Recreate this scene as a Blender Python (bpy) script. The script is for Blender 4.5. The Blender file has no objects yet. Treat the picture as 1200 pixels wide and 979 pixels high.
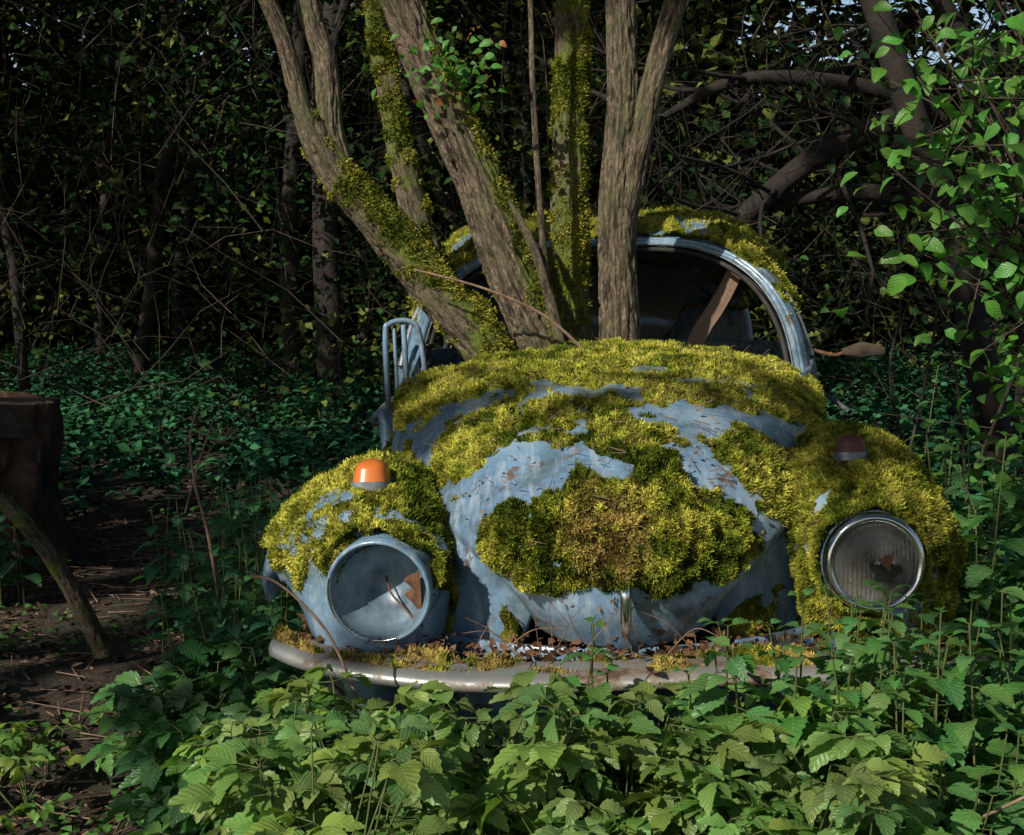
import bpy, bmesh, math, random
import numpy as np
from mathutils import Vector, Matrix
rng=np.random.default_rng(7); random.seed(7)
scene=bpy.context.scene
scene.view_settings.view_transform='Standard'; scene.view_settings.look='None'; scene.view_settings.exposure=0
R=math.radians
# ------------------------------------------------------------------ helpers
def vnoise(p,seed=0):
    p=np.asarray(p,float); i=np.floor(p).astype(np.int64); f=p-i; u=f*f*(3-2*f)
    def h(a,b,c):
        n=(a*374761393+b*668265263+c*2246822519+seed*1274126177)&0xffffffff
        n=((n^(n>>13))*1274126177)&0xffffffff
        n=n^(n>>16)
        return (n&0xffff)/65535.
    x,y,z=i[:,0],i[:,1],i[:,2]
    r=0
    for dx in (0,1):
        for dy in (0,1):
            for dz in (0,1):
                w=(u[:,0] if dx else 1-u[:,0])*(u[:,1] if dy else 1-u[:,1])*(u[:,2] if dz else 1-u[:,2])
                r=r+w*h(x+dx,y+dy,z+dz)
    return r
def fbm(p,o=4,seed=0):
    p=np.asarray(p,float); a=.5;s=0;t=0
    for k in range(o):
        s=s+a*vnoise(p*2**k+k*17.3,seed+k);t+=a;a*=.5
    return s/t
def norm(v): return v/np.maximum(np.linalg.norm(v,axis=-1,keepdims=True),1e-9)
def sstep(a,b,x):
    t=np.clip((x-a)/(b-a),0,1);return t*t*(3-2*t)
def cr(P,t):
    P=np.array(P,float);n=len(P)-1;x=np.clip(t,0,1)*n;i=np.minimum(x.astype(int),n-1);f=(x-i)[:,None]
    p0=P[np.maximum(i-1,0)];p1=P[i];p2=P[i+1];p3=P[np.minimum(i+2,n)]
    return .5*((2*p1)+(p2-p0)*f+(2*p0-5*p1+4*p2-p3)*f*f+(3*p1-p0-3*p2+p3)*f**3)
def empty(name,loc=(0,0,0),rot=(0,0,0),parent=None):
    e=bpy.data.objects.new(name,None);scene.collection.objects.link(e);e.location=loc;e.rotation_euler=rot;e.parent=parent;return e
def mk(name,V,F,mat=None,parent=None,smooth=True,col=None,lc=None,extra=None):
    V=np.asarray(V,np.float32).reshape(-1,3);F=np.asarray(F,np.int32);k=F.shape[1];m=len(F)
    me=bpy.data.meshes.new(name)
    me.vertices.add(len(V));me.vertices.foreach_set('co',V.ravel())
    me.loops.add(m*k);me.loops.foreach_set('vertex_index',F.ravel())
    me.polygons.add(m);me.polygons.foreach_set('loop_start',np.arange(m,dtype=np.int32)*k)
    me.polygons.foreach_set('use_smooth',np.full(m,smooth))
    me.update(calc_edges=True)
    if col is not None:
        a=me.attributes.new('col','FLOAT_COLOR','POINT');c=np.ones((len(V),4),np.float32);c[:,:3]=col;a.data.foreach_set('color',c.ravel())
    if lc is not None:
        a=me.attributes.new('lc','FLOAT_VECTOR','POINT');a.data.foreach_set('vector',np.asarray(lc,np.float32).ravel())
    if extra is not None:
        a=me.attributes.new('mk','FLOAT','POINT');a.data.foreach_set('value',np.asarray(extra,np.float32).ravel())
    if mat: me.materials.append(mat)
    o=bpy.data.objects.new(name,me);scene.collection.objects.link(o);o.parent=parent;return o
def gridF(nu,nv,wrap=False):
    i=np.arange(nu if wrap else nu-1)[:,None];j=np.arange(nv-1)[None,:];i2=(i+1)%nu
    return np.stack([i*nv+j+0*i,i2*nv+j,i2*nv+j+1,i*nv+j+1+0*i],-1).reshape(-1,4)
def surf(fn,s0,s1,t0,t1,nu,nv):
    S,T=np.meshgrid(np.linspace(s0,s1,nu),np.linspace(t0,t1,nv),indexing='ij')
    return fn(S.ravel(),T.ravel()),gridF(nu,nv),S.ravel(),T.ravel()
def tube(P,Rr,seg=12,n=40,rfn=None):
    t=np.linspace(0,1,n);C=cr(P,t);r=np.interp(t,np.linspace(0,1,len(Rr)),Rr)
    T=norm(np.gradient(C,axis=0));up=np.array([0.,1.,0.03])
    if abs(T[0]@norm(up[None])[0])>.9: up=np.array([1.,0,0])
    A=[];a=up-T[0]*(up@T[0]);a/=np.linalg.norm(a)
    for k in range(n):
        a=a-T[k]*(a@T[k]);a/=np.linalg.norm(a);A.append(a)
    A=np.array(A);B=np.cross(T,A)
    th=np.arange(seg)/seg*2*math.pi
    d=A[None]*np.cos(th)[:,None,None]+B[None]*np.sin(th)[:,None,None]
    V=(C[None]+d*r[None,:,None]).reshape(-1,3);D=d.reshape(-1,3)
    L=np.concatenate([[0],np.cumsum(np.linalg.norm(np.diff(C,axis=0),axis=1))])
    rr=np.tile(r,seg);tr=np.repeat(th,n)
    BC=np.stack([np.cos(tr)*rr,np.sin(tr)*rr,np.tile(L,seg)],-1)
    if rfn is not None: V=V+D*(rfn(BC)*rr)[:,None]
    tube.bc=BC
    return V,gridF(seg,n,True),D
def join(parts):
    Vs=[];Fs=[];o=0
    for V,F in parts:
        Vs.append(V);Fs.append(np.asarray(F)+o);o+=len(V)
    return np.vstack(Vs),np.vstack(Fs)
def segs(P0,P1,R0,R1,k=5):
    P0=np.asarray(P0,float);P1=np.asarray(P1,float);R0=np.asarray(R0,float);R1=np.asarray(R1,float)
    T=norm(P1-P0);up=np.where(np.abs(T[:,2:3])>.9,np.array([[1.,0,0]]),np.array([[0,0,1.]]))
    A=norm(np.cross(T,up));B=np.cross(T,A);th=np.arange(k)/k*2*math.pi
    ring=A[:,None]*np.cos(th)[None,:,None]+B[:,None]*np.sin(th)[None,:,None]
    V=np.concatenate([P0[:,None]+ring*R0[:,None,None],P1[:,None]+ring*R1[:,None,None]],1)
    i=np.arange(k);j=(i+1)%k;f=np.stack([i,j,j+k,i+k],-1)
    F=(f[None]+np.arange(len(P0))[:,None,None]*2*k).reshape(-1,4)
    return V.reshape(-1,3),F
def lathe(prof,center,seg=48,axis='y'):
    prof=np.array(prof,float);th=np.arange(seg)/seg*2*math.pi;n=len(prof)
    r=prof[:,0][None];h=prof[:,1][None]+0*th[:,None]
    a=r*np.cos(th)[:,None];b=r*np.sin(th)[:,None]
    if axis=='y':V=np.stack([a,h,b],-1)
    elif axis=='x':V=np.stack([h,a,b],-1)
    else:V=np.stack([a,b,h],-1)
    return V.reshape(-1,3)+np.array(center),gridF(seg,n,True)
def solid(o,t,off=-1):
    m=o.modifiers.new('s','SOLIDIFY');m.thickness=t;m.offset=off;return o
# ------------------------------------------------------------------ materials
def newmat(name):
    m=bpy.data.materials.new(name);m.use_nodes=True;nt=m.node_tree
    for n in list(nt.nodes): nt.nodes.remove(n)
    out=nt.nodes.new('ShaderNodeOutputMaterial');b=nt.nodes.new('ShaderNodeBsdfPrincipled')
    nt.links.new(b.outputs[0],out.inputs[0]);return m,nt,b,out
def coord(nt):return nt.nodes.new('ShaderNodeTexCoord').outputs['Object']
def noise(nt,vec,scale,detail=4,rough=.6):
    n=nt.nodes.new('ShaderNodeTexNoise');n.inputs['Scale'].default_value=scale;n.inputs['Detail'].default_value=detail;n.inputs['Roughness'].default_value=rough
    nt.links.new(vec,n.inputs['Vector']);return n.outputs['Fac']
def ramp(nt,fac,stops):
    n=nt.nodes.new('ShaderNodeValToRGB');e=n.color_ramp.elements
    while len(e)<len(stops): e.new(.5)
    for x,(p,c) in zip(e,stops): x.position=p;x.color=(*c,1)
    nt.links.new(fac,n.inputs[0]);return n.outputs[0]
def mix(nt,f,a,b,bt='MIX'):
    n=nt.nodes.new('ShaderNodeMix');n.data_type='RGBA';n.blend_type=bt
    for s,v in ((0,f),(6,a),(7,b)):
        if hasattr(v,'is_linked'): nt.links.new(v,n.inputs[s])
        else: n.inputs[s].default_value=v if s==0 else (*v,1)
    return n.outputs[2]
def bump(nt,h,b,strength=.4,dist=.01):
    n=nt.nodes.new('ShaderNodeBump');n.inputs['Strength'].default_value=strength;n.inputs['Distance'].default_value=dist
    nt.links.new(h,n.inputs['Height']);nt.links.new(n.outputs[0],b.inputs['Normal'])
def attr(nt,name):
    n=nt.nodes.new('ShaderNodeAttribute');n.attribute_name=name;return n
def g(v): return (v,v,v)
def stretched(nt,v,sc):
    mp=nt.nodes.new('ShaderNodeMapping');mp.inputs['Scale'].default_value=sc;nt.links.new(v,mp.inputs[0]);return mp.outputs[0]
def m_paint():
    m,nt,b,o=newmat('faded_blue_paint');v=coord(nt)
    n1=noise(nt,v,3.5,5,.65);n2=noise(nt,v,11,7,.72);n3=noise(nt,v,60,4,.7)
    c=ramp(nt,n1,[(.3,(.07,.13,.22)),(.5,(.16,.27,.40)),(.70,(.32,.43,.54))])
    st=noise(nt,stretched(nt,v,(1,.25,.2)),38,5,.7)
    c=mix(nt,ramp(nt,st,[(.50,g(0)),(.68,g(.55))]),c,(.46,.53,.60))
    c=mix(nt,ramp(nt,n3,[(.5,g(0)),(.72,g(.35))]),c,(.06,.08,.10))
    rm=ramp(nt,n2,[(.595,g(0)),(.65,g(.9))])
    c=mix(nt,rm,c,ramp(nt,n3,[(.35,(.045,.024,.016)),(.65,(.13,.065,.035))]))
    rs=noise(nt,stretched(nt,v,(1,1,.12)),30,4,.6)
    c=mix(nt,ramp(nt,rs,[(.62,g(0)),(.76,g(.45))]),c,(.11,.06,.035))
    gm=ramp(nt,noise(nt,v,6,5,.7),[(.48,g(0)),(.68,g(.8))])
    c=mix(nt,gm,c,(.05,.062,.035))
    nt.links.new(c,b.inputs['Base Color'])
    nt.links.new(ramp(nt,n2,[(.3,g(.14)),(.54,g(.30)),(.65,g(.8))]),b.inputs['Roughness'])
    bump(nt,n2,b,.22,.007);b.inputs['Coat Weight'].default_value=.4;b.inputs['Coat Roughness'].default_value=.15
    return m
def m_simple(name,c1,c2,rough=.6,metal=0,scale=12,bs=.3,bd=.004):
    m,nt,b,o=newmat(name);v=coord(nt);n=noise(nt,v,scale,5,.65)
    nt.links.new(ramp(nt,n,[(.35,c1),(.65,c2)]),b.inputs['Base Color']);b.inputs['Roughness'].default_value=rough;b.inputs['Metallic'].default_value=metal
    bump(nt,n,b,bs,bd);return m
def m_leaf(name,trans=.35,rough=.42):
    m,nt,b,out=newmat(name);c=attr(nt,'col').outputs['Color']
    l=attr(nt,'lc').outputs['Vector'];s=nt.nodes.new('ShaderNodeSeparateXYZ');nt.links.new(l,s.inputs[0])
    ab=nt.nodes.new('ShaderNodeMath');ab.operation='ABSOLUTE';nt.links.new(s.outputs[0],ab.inputs[0])
    mu=nt.nodes.new('ShaderNodeMath');mu.operation='MULTIPLY_ADD';nt.links.new(ab.outputs[0],mu.inputs[0]);mu.inputs[1].default_value=-1.1;nt.links.new(s.outputs[1],mu.inputs[2])
    m2=nt.nodes.new('ShaderNodeMath');m2.operation='MULTIPLY';nt.links.new(mu.outputs[0],m2.inputs[0]);m2.inputs[1].default_value=40
    sn=nt.nodes.new('ShaderNodeMath');sn.operation='SINE';nt.links.new(m2.outputs[0],sn.inputs[0])
    bump(nt,sn.outputs[0],b,.25,.002)
    c=mix(nt,ramp(nt,ab.outputs[0],[(.0,g(.5)),(.022,g(0))]),c,(.24,.34,.13))
    nt.links.new(c,b.inputs['Base Color']);b.inputs['Roughness'].default_value=rough
    tr=nt.nodes.new('ShaderNodeBsdfTranslucent');hs=mix(nt,1.0,c,(1.3,1.35,.6),'MULTIPLY');nt.links.new(hs,tr.inputs[0])
    ms=nt.nodes.new('ShaderNodeMixShader');ms.inputs[0].default_value=trans
    nt.links.new(b.outputs[0],ms.inputs[1]);nt.links.new(tr.outputs[0],ms.inputs[2]);nt.links.new(ms.outputs[0],out.inputs[0]);return m
def m_diff(name,mossy=False):
    m,nt,b,out=newmat(name);nt.nodes.remove(b);d=nt.nodes.new('ShaderNodeBsdfDiffuse');c=attr(nt,'col').outputs['Color']
    if mossy:
        v=coord(nt);n=noise(nt,v,170,2,.7);c=mix(nt,1.0,c,mix(nt,ramp(nt,n,[(.3,g(0)),(.7,g(1))]),(.4,.45,.35),(1.3,1.25,1.1)),'MULTIPLY')
        bn=nt.nodes.new('ShaderNodeBump');bn.inputs['Strength'].default_value=.8;bn.inputs['Distance'].default_value=.008;nt.links.new(n,bn.inputs['Height']);nt.links.new(bn.outputs[0],d.inputs['Normal'])
    nt.links.new(c,d.inputs[0]);nt.links.new(d.outputs[0],out.inputs[0]);return m
def m_bark():
    m,nt,b,out=newmat('bark');v=coord(nt);bc=attr(nt,'lc').outputs['Vector']
    s1=stretched(nt,bc,(1,1,.15));n1=noise(nt,s1,70,7,.78);n2=noise(nt,v,9,4,.6);n4=noise(nt,stretched(nt,bc,(1,1,.35)),170,4,.75)
    cr_=ramp(nt,n1,[(.43,g(0)),(.53,g(1))])
    c=ramp(nt,n4,[(.36,(.07,.05,.03)),(.5,(.165,.12,.08)),(.64,(.33,.26,.185))])
    c=mix(nt,cr_,(.024,.017,.011),c)
    c=mix(nt,ramp(nt,n2,[(.45,g(0)),(.68,g(.5))]),c,(.12,.135,.055))
    mv=attr(nt,'mk').outputs['Fac'];ad=nt.nodes.new('ShaderNodeMath');ad.operation='ADD';nt.links.new(mv,ad.inputs[0])
    n3=noise(nt,v,30,5,.7);nt.links.new(n3,ad.inputs[1])
    mc=ramp(nt,noise(nt,v,90,3,.7),[(.3,(.05,.085,.010)),(.7,(.20,.24,.03))])
    c=mix(nt,ramp(nt,ad.outputs[0],[(.70,g(0)),(.88,g(1))]),c,mc)
    nt.links.new(c,b.inputs['Base Color']);b.inputs['Roughness'].default_value=.85
    hh=mix(nt,.4,n4,n1);bump(nt,hh,b,1.0,.016);return m
def m_ground():
    m,nt,b,out=newmat('soil');v=coord(nt)
    n=noise(nt,v,5,6,.7);n2=noise(nt,v,45,5,.7)
    c=ramp(nt,n2,[(.3,(.015,.010,.007)),(.5,(.055,.037,.024)),(.7,(.13,.09,.065))])
    c=mix(nt,ramp(nt,n,[(.47,g(0)),(.64,g(.6))]),c,(.022,.045,.014))
    nt.links.new(c,b.inputs['Base Color']);b.inputs['Roughness'].default_value=.95;bump(nt,n2,b,1.,.04);return m
def m_glass(name,tint,alpha,transl=0):
    m,nt,b,out=newmat(name);v=coord(nt);n=noise(nt,v,25,5,.7)
    c=ramp(nt,n,[(.3,tint),(.7,tuple(x*.5 for x in tint))]);nt.links.new(c,b.inputs['Base Color']);b.inputs['Roughness'].default_value=.12
    sh=b.outputs[0]
    if transl:
        t=nt.nodes.new('ShaderNodeBsdfTranslucent');nt.links.new(c,t.inputs[0]);m0=nt.nodes.new('ShaderNodeMixShader');m0.inputs[0].default_value=transl
        nt.links.new(b.outputs[0],m0.inputs[1]);nt.links.new(t.outputs[0],m0.inputs[2]);sh=m0.outputs[0]
    tr=nt.nodes.new('ShaderNodeBsdfTransparent');ms=nt.nodes.new('ShaderNodeMixShader')
    nt.links.new(ramp(nt,n,[(.35,g(alpha)),(.75,g(min(1,alpha+.35)))]),ms.inputs[0])
    nt.links.new(tr.outputs[0],ms.inputs[1]);nt.links.new(sh,ms.inputs[2]);nt.links.new(ms.outputs[0],out.inputs[0])
    return m,nt,b
PAINT=m_paint();MOSS=m_diff('moss',True);BARK=m_bark();SOIL=m_ground()
LEAF=m_leaf('leaf');LEAF2=m_diff('leaf_far')
RUST=m_simple('rust',(.05,.024,.014),(.17,.075,.035),.85,0,25)
CHROME=m_simple('weathered_chrome',(.45,.47,.48),(.75,.76,.77),.2,1,8,.1)
DULL=m_simple('dull_metal',(.10,.12,.14),(.28,.31,.34),.5,.4,20,.2)
DARK=m_simple('dark_rubber',(.012,.012,.012),(.04,.037,.032),.8)
INNER=m_simple('dirty_interior',(.07,.07,.062),(.20,.19,.165),.9)
STEM=m_simple('stem',(.05,.07,.02),(.10,.12,.035),.6,0,30)
TWIG=m_simple('twig_bark',(.022,.016,.011),(.07,.05,.034),.85,0,20)
REDTWIG=m_simple('dead_twig',(.12,.07,.045),(.26,.17,.12),.7,0,30)
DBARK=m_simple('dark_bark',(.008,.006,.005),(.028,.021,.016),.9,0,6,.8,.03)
WOOD=m_simple('rotten_wood',(.012,.009,.007),(.11,.055,.03),.9,0,7,.9,.04)
# ------------------------------------------------------------------ leaves
def leaf_tmpl(rows=12,width=.55,serr=.1,fold=.22,droop=.22):
    t=np.linspace(0,1,rows+1);w=width*.5*np.sin(math.pi*t**.72)**.85
    w[1:-1]*=1+serr*np.where(np.arange(1,rows)%2,1,-1)
    w[0]=.01;w[-1]=.002
    V=[];L=[]
    for i in range(rows+1):
        zc=-droop*t[i]**2+.05*math.sin(math.pi*t[i])
        for s in(-1,0,1):
            V.append((s*w[i],t[i]+(.05*abs(s) if i%2 and i<rows else 0),zc+abs(s)*w[i]*fold+(0.012*math.sin(i*2.1+s) if s else 0)));L.append((s*w[i],t[i],0))
    F=[]
    for i in range(rows):
        a=i*3
        for k in(0,1):F+= [(a+k,a+k+1,a+k+4),(a+k,a+k+4,a+k+3)]
    return np.array(V),np.array(F),np.array(L)
ELDER=leaf_tmpl(10,.62,.09,.22,.28);NETTLE=leaf_tmpl(14,.66,.12,.22,.3);OVATE=leaf_tmpl(6,.64,.0,.2,.25)
SIMPLE=(np.array([(0,0,0),(.3,.42,.07),(0,1,-.15),(-.3,.42,.07),(0,.45,0)]),np.array([(0,1,4),(1,2,4),(2,3,4),(3,0,4)]),np.zeros((5,3)))
QUAD=(np.array([(0,0,0),(.33,.45,.08),(0,1,-.1),(-.33,.45,.08)]),np.array([(0,1,2),(0,2,3)]),np.zeros((4,3)))
class Leaves:
    def __init__(s):s.P=[];s.D=[];s.U=[];s.S=[];s.C=[]
    def add(s,p,d,u,sc,c):s.P.append(p);s.D.append(d);s.U.append(u);s.S.append(sc);s.C.append(c)
def leaves_mesh(name,tm,P,D,U,S,C,mat,parent=None):
    P=np.asarray(P,float);D=norm(np.asarray(D,float));U=np.asarray(U,float);S=np.asarray(S,float);C=np.asarray(C,float)
    Z=norm(U-D*np.sum(U*D,-1,keepdims=True));X=np.cross(D,Z);V,F,L=tm
    W=P[:,None]+S[:,None,None]*(X[:,None]*V[None,:,0:1]+D[:,None]*V[None,:,1:2]+Z[:,None]*V[None,:,2:3])
    n=len(V);FF=(F[None]+(np.arange(len(P))*n)[:,None,None]).reshape(-1,3)
    return mk(name,W.reshape(-1,3),FF,mat,parent,True,np.repeat(C,n,0),np.tile(L,(len(P),1)))
def gz(x,y):
    x=np.atleast_1d(np.asarray(x,float));y=np.atleast_1d(np.asarray(y,float))
    p=np.stack([x*.35,y*.35,x*0],-1)
    return (fbm(p,3,5)-.5)*.28*sstep(2,6,np.hypot(x-.3,y-3.5))+(fbm(p*6,3,9)-.5)*.08
# ------------------------------------------------------------------ ground
xs=np.concatenate([np.linspace(-60,-6,28)[:-1],np.linspace(-6,5,240),np.linspace(5,60,28)[1:]])
ys=np.concatenate([np.linspace(-30,1,14)[:-1],np.linspace(1,14,240),np.linspace(14,90,30)[1:]])
X,Y=np.meshgrid(xs,ys,indexing='ij');X=X.ravel();Y=Y.ravel()
mk('ground',np.stack([X,Y,gz(X,Y)],-1),gridF(len(xs),len(ys)),SOIL)
def pathmask(x,y):
    cx=-1.30-.10*(y-3)
    w=.62*sstep(7.8,5.6,y)+.01
    return np.abs(x-cx)-w+.35*(fbm(np.stack([x*1.6,y*1.6,0*x],-1),3,31)-.5)
n=15000;x=rng.uniform(-3.2,1.8,n);y=rng.uniform(2.2,9,n);k=(pathmask(x,y)<.25)|(rng.random(n)<.15);k&=fbm(np.stack([x*4,y*4,0*x],-1),3,44)>.40;x=x[k];y=y[k];n=len(x)
P=np.stack([x,y,gz(x,y)+.006],-1);D=rng.normal(size=(n,3))*[1,1,.25];U=np.array([0,0,1.])+rng.normal(size=(n,3))*.5
q=rng.random((n,1))**2;C=(1-q)*np.array([.035,.023,.016])+q*np.array([.24,.16,.11])
leaves_mesh('leaf_litter',SIMPLE,P,D,U,rng.uniform(.010,.045,n),C,LEAF2)
q=900;P=np.stack([rng.uniform(-2.8,-.6,q),rng.uniform(2.4,7,q),np.zeros(q)],-1);P[:,2]=gz(P[:,0],P[:,1])+.008;a=rng.uniform(0,6.28,q);Ld=rng.uniform(.04,.22,q)
V,F=segs(P,P+np.stack([np.cos(a)*Ld,np.sin(a)*Ld,rng.uniform(-.02,.15,q)*Ld],-1),np.full(q,.0028),np.full(q,.0012),4);mk('ground_twigs',V,F,REDTWIG)
n=5200;x=rng.uniform(-3.2,-.5,n);y=rng.uniform(2.5,7.5,n);k=fbm(np.stack([x*2.2,y*2.2,0*x],-1),3,45)>.56;x=x[k];y=y[k];n=len(x)
P=np.stack([x,y,gz(x,y)+rng.uniform(.01,.07,n)],-1);az=rng.uniform(0,6.28,n)
leaves_mesh('low_weeds',leaf_tmpl(3,.7,0),P,np.stack([np.cos(az),np.sin(az),rng.uniform(-.2,.3,n)],-1),np.array([0,0,1.])+rng.normal(size=(n,3))*.3,rng.uniform(.02,.045,n),np.array([.06,.14,.035])*rng.uniform(.5,1.4,(n,1)),LEAF2)
# ------------------------------------------------------------------ CAR
car=empty('abandoned_car',(.26,3.1,0),(0,R(-1.6),R(-2.5)))
HP=[(-.095,.455,.19,.06),(-.165,.55,.245,.09),(-.17,.65,.285,.12),(-.11,.755,.325,.14),(.02,.845,.385,.155),(.25,.925,.46,.165),(.55,.985,.53,.155),(.85,1.02,.58,.13),(1.08,1.035,.60,.11)]
def hood_raw(s,t,off=0.,ws=1.):
    A=cr(HP,t);e=.004;B=cr(HP,np.clip(t+e,0,1))-cr(HP,np.clip(t-e,0,1));T=norm(B[:,:2]);Ny=-T[:,1];Nz=T[:,0]
    ss=np.clip(np.abs(s),0,1);ex=np.maximum(np.abs(s)-1,0)
    drop=A[:,3]*(.45*ss**2+.55*ss**4)+ex*.55-off
    drop=drop-.008*np.exp(-(s*A[:,2]/.03)**2)
    return np.stack([np.sign(s)*ss*A[:,2]*ws,A[:,0]-Ny*drop,A[:,1]-Nz*drop],-1)
def hood(s,t):
    p=hood_raw(s,t);d=(fbm(p*5,2,3)-.5)*.02;p[:,2]+=d;p[:,1]-=d*.5;return p
V,F,S,T=surf(hood,-1.10,1.10,0,1,120,150)
solid(mk('hood',V,F,PAINT,car),.006)
def fbody(s,t):
    p=hood_raw(np.clip(s,-1,1),t,-.045,1.03);ex=np.maximum(np.abs(s)-1,0)
    p[:,0]+=np.sign(s)*ex*.16;p[:,2]-=ex*.5+.2*ex*ex;p[:,1]+=ex*.25*(1-t);p[:,2]=np.maximum(p[:,2],.2);return p
V,F,S,T=surf(fbody,-2,2,0,1,80,60);solid(mk('front_body',V,F,PAINT,car),.01)
def apron(s,t):
    return np.stack([s*.50,-.04-.05*t+.25*np.abs(s)**2.4,.20+.25*t],-1)
V,F,S,T=surf(apron,-1,1,0,1,50,16);solid(mk('front_apron',V,F,PAINT,car),.01)
FP=[(.06,.28),(-.05,.37),(-.105,.46),(-.125,.57),(-.115,.69),(-.06,.775),(.07,.835),(.27,.87),(.5,.85),(.74,.76),(.93,.61),(1.05,.44),(1.1,.30)]
def fender(side,cx,wo,wi,Do,Di,z0=0,pts=FP):
    wo=np.array(wo if hasattr(wo,'__len__') else [wo,wo]);tx=np.linspace(0,1,len(wo))
    def fn(a,t):
        A=cr(pts,t);e=.004;B=cr(pts,np.clip(t+e,0,1))-cr(pts,np.clip(t-e,0,1));T=norm(B);Ny=-T[:,1];Nz=T[:,0]
        D=np.where(a>0,Do,Di);wt=np.where(a>0,np.interp(t,tx,wo),wi*(.8+.2*sstep(0,.35,t)))
        x=cx+side*wt*np.sin(a)
        drop=D*(1-np.cos(a));dn=(fbm(np.stack([x*6,A[:,0]*6,A[:,1]*6],-1),2,8)-.5)*.026
        return np.stack([x,A[:,0]-Ny*(drop-dn),A[:,1]+z0-Nz*(drop-dn)],-1)
    return fn
FL=fender(-1,-.55,[.09,.12,.145,.17,.22,.26,.27,.27,.265,.25,.23,.2,.18],.16,.20,.20,-.055)
FR=fender(1,.545,[.15,.17,.18,.19,.20,.20,.205,.205,.2,.2,.2,.19,.18],.155,.25,.20,-.01)
LP={'l':(-.525,.592,-.128,.93),'r':(.525,.638,-.138,.88)}
for nm,fn,lp in(('fender_left',FL,LP['l']),('fender_right',FR,LP['r'])):
    V,F,S,T=surf(fn,R(-86),R(100),0,1,140,240);c=V[F].mean(1);hole=(np.hypot(c[:,0]-lp[0],c[:,2]-lp[1])<.112*lp[3])&(c[:,1]<.15)
    solid(mk(nm,V,F[~hole],PAINT,car),.006)
RP=[(2.35,.28),(2.4,.5),(2.55,.68),(2.8,.76),(3.1,.74),(3.4,.6),(3.6,.42),(3.65,.28)]
for sd in(-1,1):
    V,F,S,T=surf(fender(sd,sd*.60,.2,.2,.28,.2,0,RP),R(-80),R(100),0,1,40,70);solid(mk('rear_fender',V,F,PAINT,car),.008)
for sd in(-1,1):
    for yy in(.42,2.95):
        V,F=lathe([(.12,-.05),(.2,-.07),(.22,-.085),(.30,-.085),(.33,-.06),(.335,0),(.33,.06),(.30,.085),(.22,.085),(.2,.07),(.12,.05)],(sd*.62,yy,.24),40,'x');mk('tyre',V,F,DARK,car)
        V,F=lathe([(.0,-.03),(.08,-.04),(.1,-.02),(.2,-.05),(.21,0),(.2,.05),(.1,.02),(.08,.04),(0,.03)],(sd*.62,yy,.24),30,'x');mk('wheel_rim',V,F,RUST,car)
for sd in(-1,1):
    V,F,D=tube([(sd*.68,.95,.27),(sd*.70,1.7,.26),(sd*.68,2.4,.27)],[.05,.06,.05],10,20);V[:,2]=.27+(V[:,2]-.27)*.35;mk('running_board',V,F,RUST,car)
ST=np.array([1.56,1.75,2.05,2.4,2.8,3.15,3.45,3.6]);Wv=np.array([.585,.66,.70,.69,.645,.56,.44,.34]);Hv=np.array([1.355,1.42,1.455,1.45,1.38,1.21,1.0,.93]);ZB=.90
rt=np.stack([ST,Wv,Hv],-1)
def roof(a,t):
    A=cr(rt,t);y,W,H=A[:,0],A[:,1],A[:,2];c=np.cos(a);s=np.sin(a)
    x=np.sign(c)*W*np.abs(c)**.50*(1-.14*np.clip(s,0,1)**1.5);z=ZB+(H-ZB)*np.abs(s)**.60
    k=.75*(1-sstep(1.55,2.2,y));return np.stack([x,y-(H-z)*k,z],-1)
V,F,S,T=surf(roof,0,math.pi,0,1,160,140)
c=V[F].mean(1);tt=T[F].mean(1);yy=cr(rt,tt)[:,0];Hh=cr(rt,tt)[:,2];aa=S[F].mean(1)
side=(np.abs(c[:,0])>.36)&(c[:,2]>.965)&(c[:,2]<Hh-.085)&(((yy>1.62)&(yy<2.28))|((yy>2.37)&(yy<2.86)))&(np.abs(np.cos(aa))>.35)
rear=(np.abs(c[:,0])<.36)&(yy>2.93)&(yy<3.38)
solid(mk('roof_shell',V,F[~(side|rear)],PAINT,car),.018)
V,F,S,T=surf(lambda a,t:roof(a,t)*np.array([.985,1,1])-np.array([0,0,.03]),R(25),R(155),.02,.6,60,40);mk('headliner',V,F,INNER,car)
RG,nt,b=m_glass('dusty_rear_glass',(.70,.78,.72),.8,.6)
V,F,S,T=surf(roof,R(50),R(130),.64,.90,24,20);mk('rear_window',V-np.array([0,0,.012]),F,RG,car)
a=np.linspace(0,math.pi,60);Pf=roof(a,a*0)
V,F,D=tube(Pf,[.011]*60,10,200);V+=.006*(fbm(V*20,3,3)[:,None]-.5);mk('windscreen_frame',V,F,PAINT,car)
V,F,D=tube(Pf*np.array([.955,1,1])+np.array([0,.0,-.02]),[.008]*60,8,160);mk('windscreen_rubber',V,F,DARK,car)
V,F,D=tube(Pf*np.array([.975,1,1])+np.array([0,-.010,-.004]),[.003]*60,6,160);mk('windscreen_trim',V,F,DULL,car)
for sd in(-1,1):
    pts=[roof(np.array([an if sd>0 else math.pi-an]),np.array([t]))[0]+np.array([sd*.012,0,0]) for an,t in((.05,.10),(.35,.07),(.8,.075),(1.0,.13),(1.05,.25),(1.0,.36),(.7,.39),(.05,.41))]
    V,F,D=tube(pts,[.011]*8,8,90);mk('door_window_frame',V,F,DULL,car)
    p0=roof(np.array([.05 if sd>0 else math.pi-.05]),np.array([.17]))[0];p1=roof(np.array([.9 if sd>0 else math.pi-.9]),np.array([.13]))[0]
    V,F,D=tube([p0,(p0+p1)/2,p1],[.008]*3,8,20);mk('quarterlight_post',V,F,DULL,car)
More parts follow.
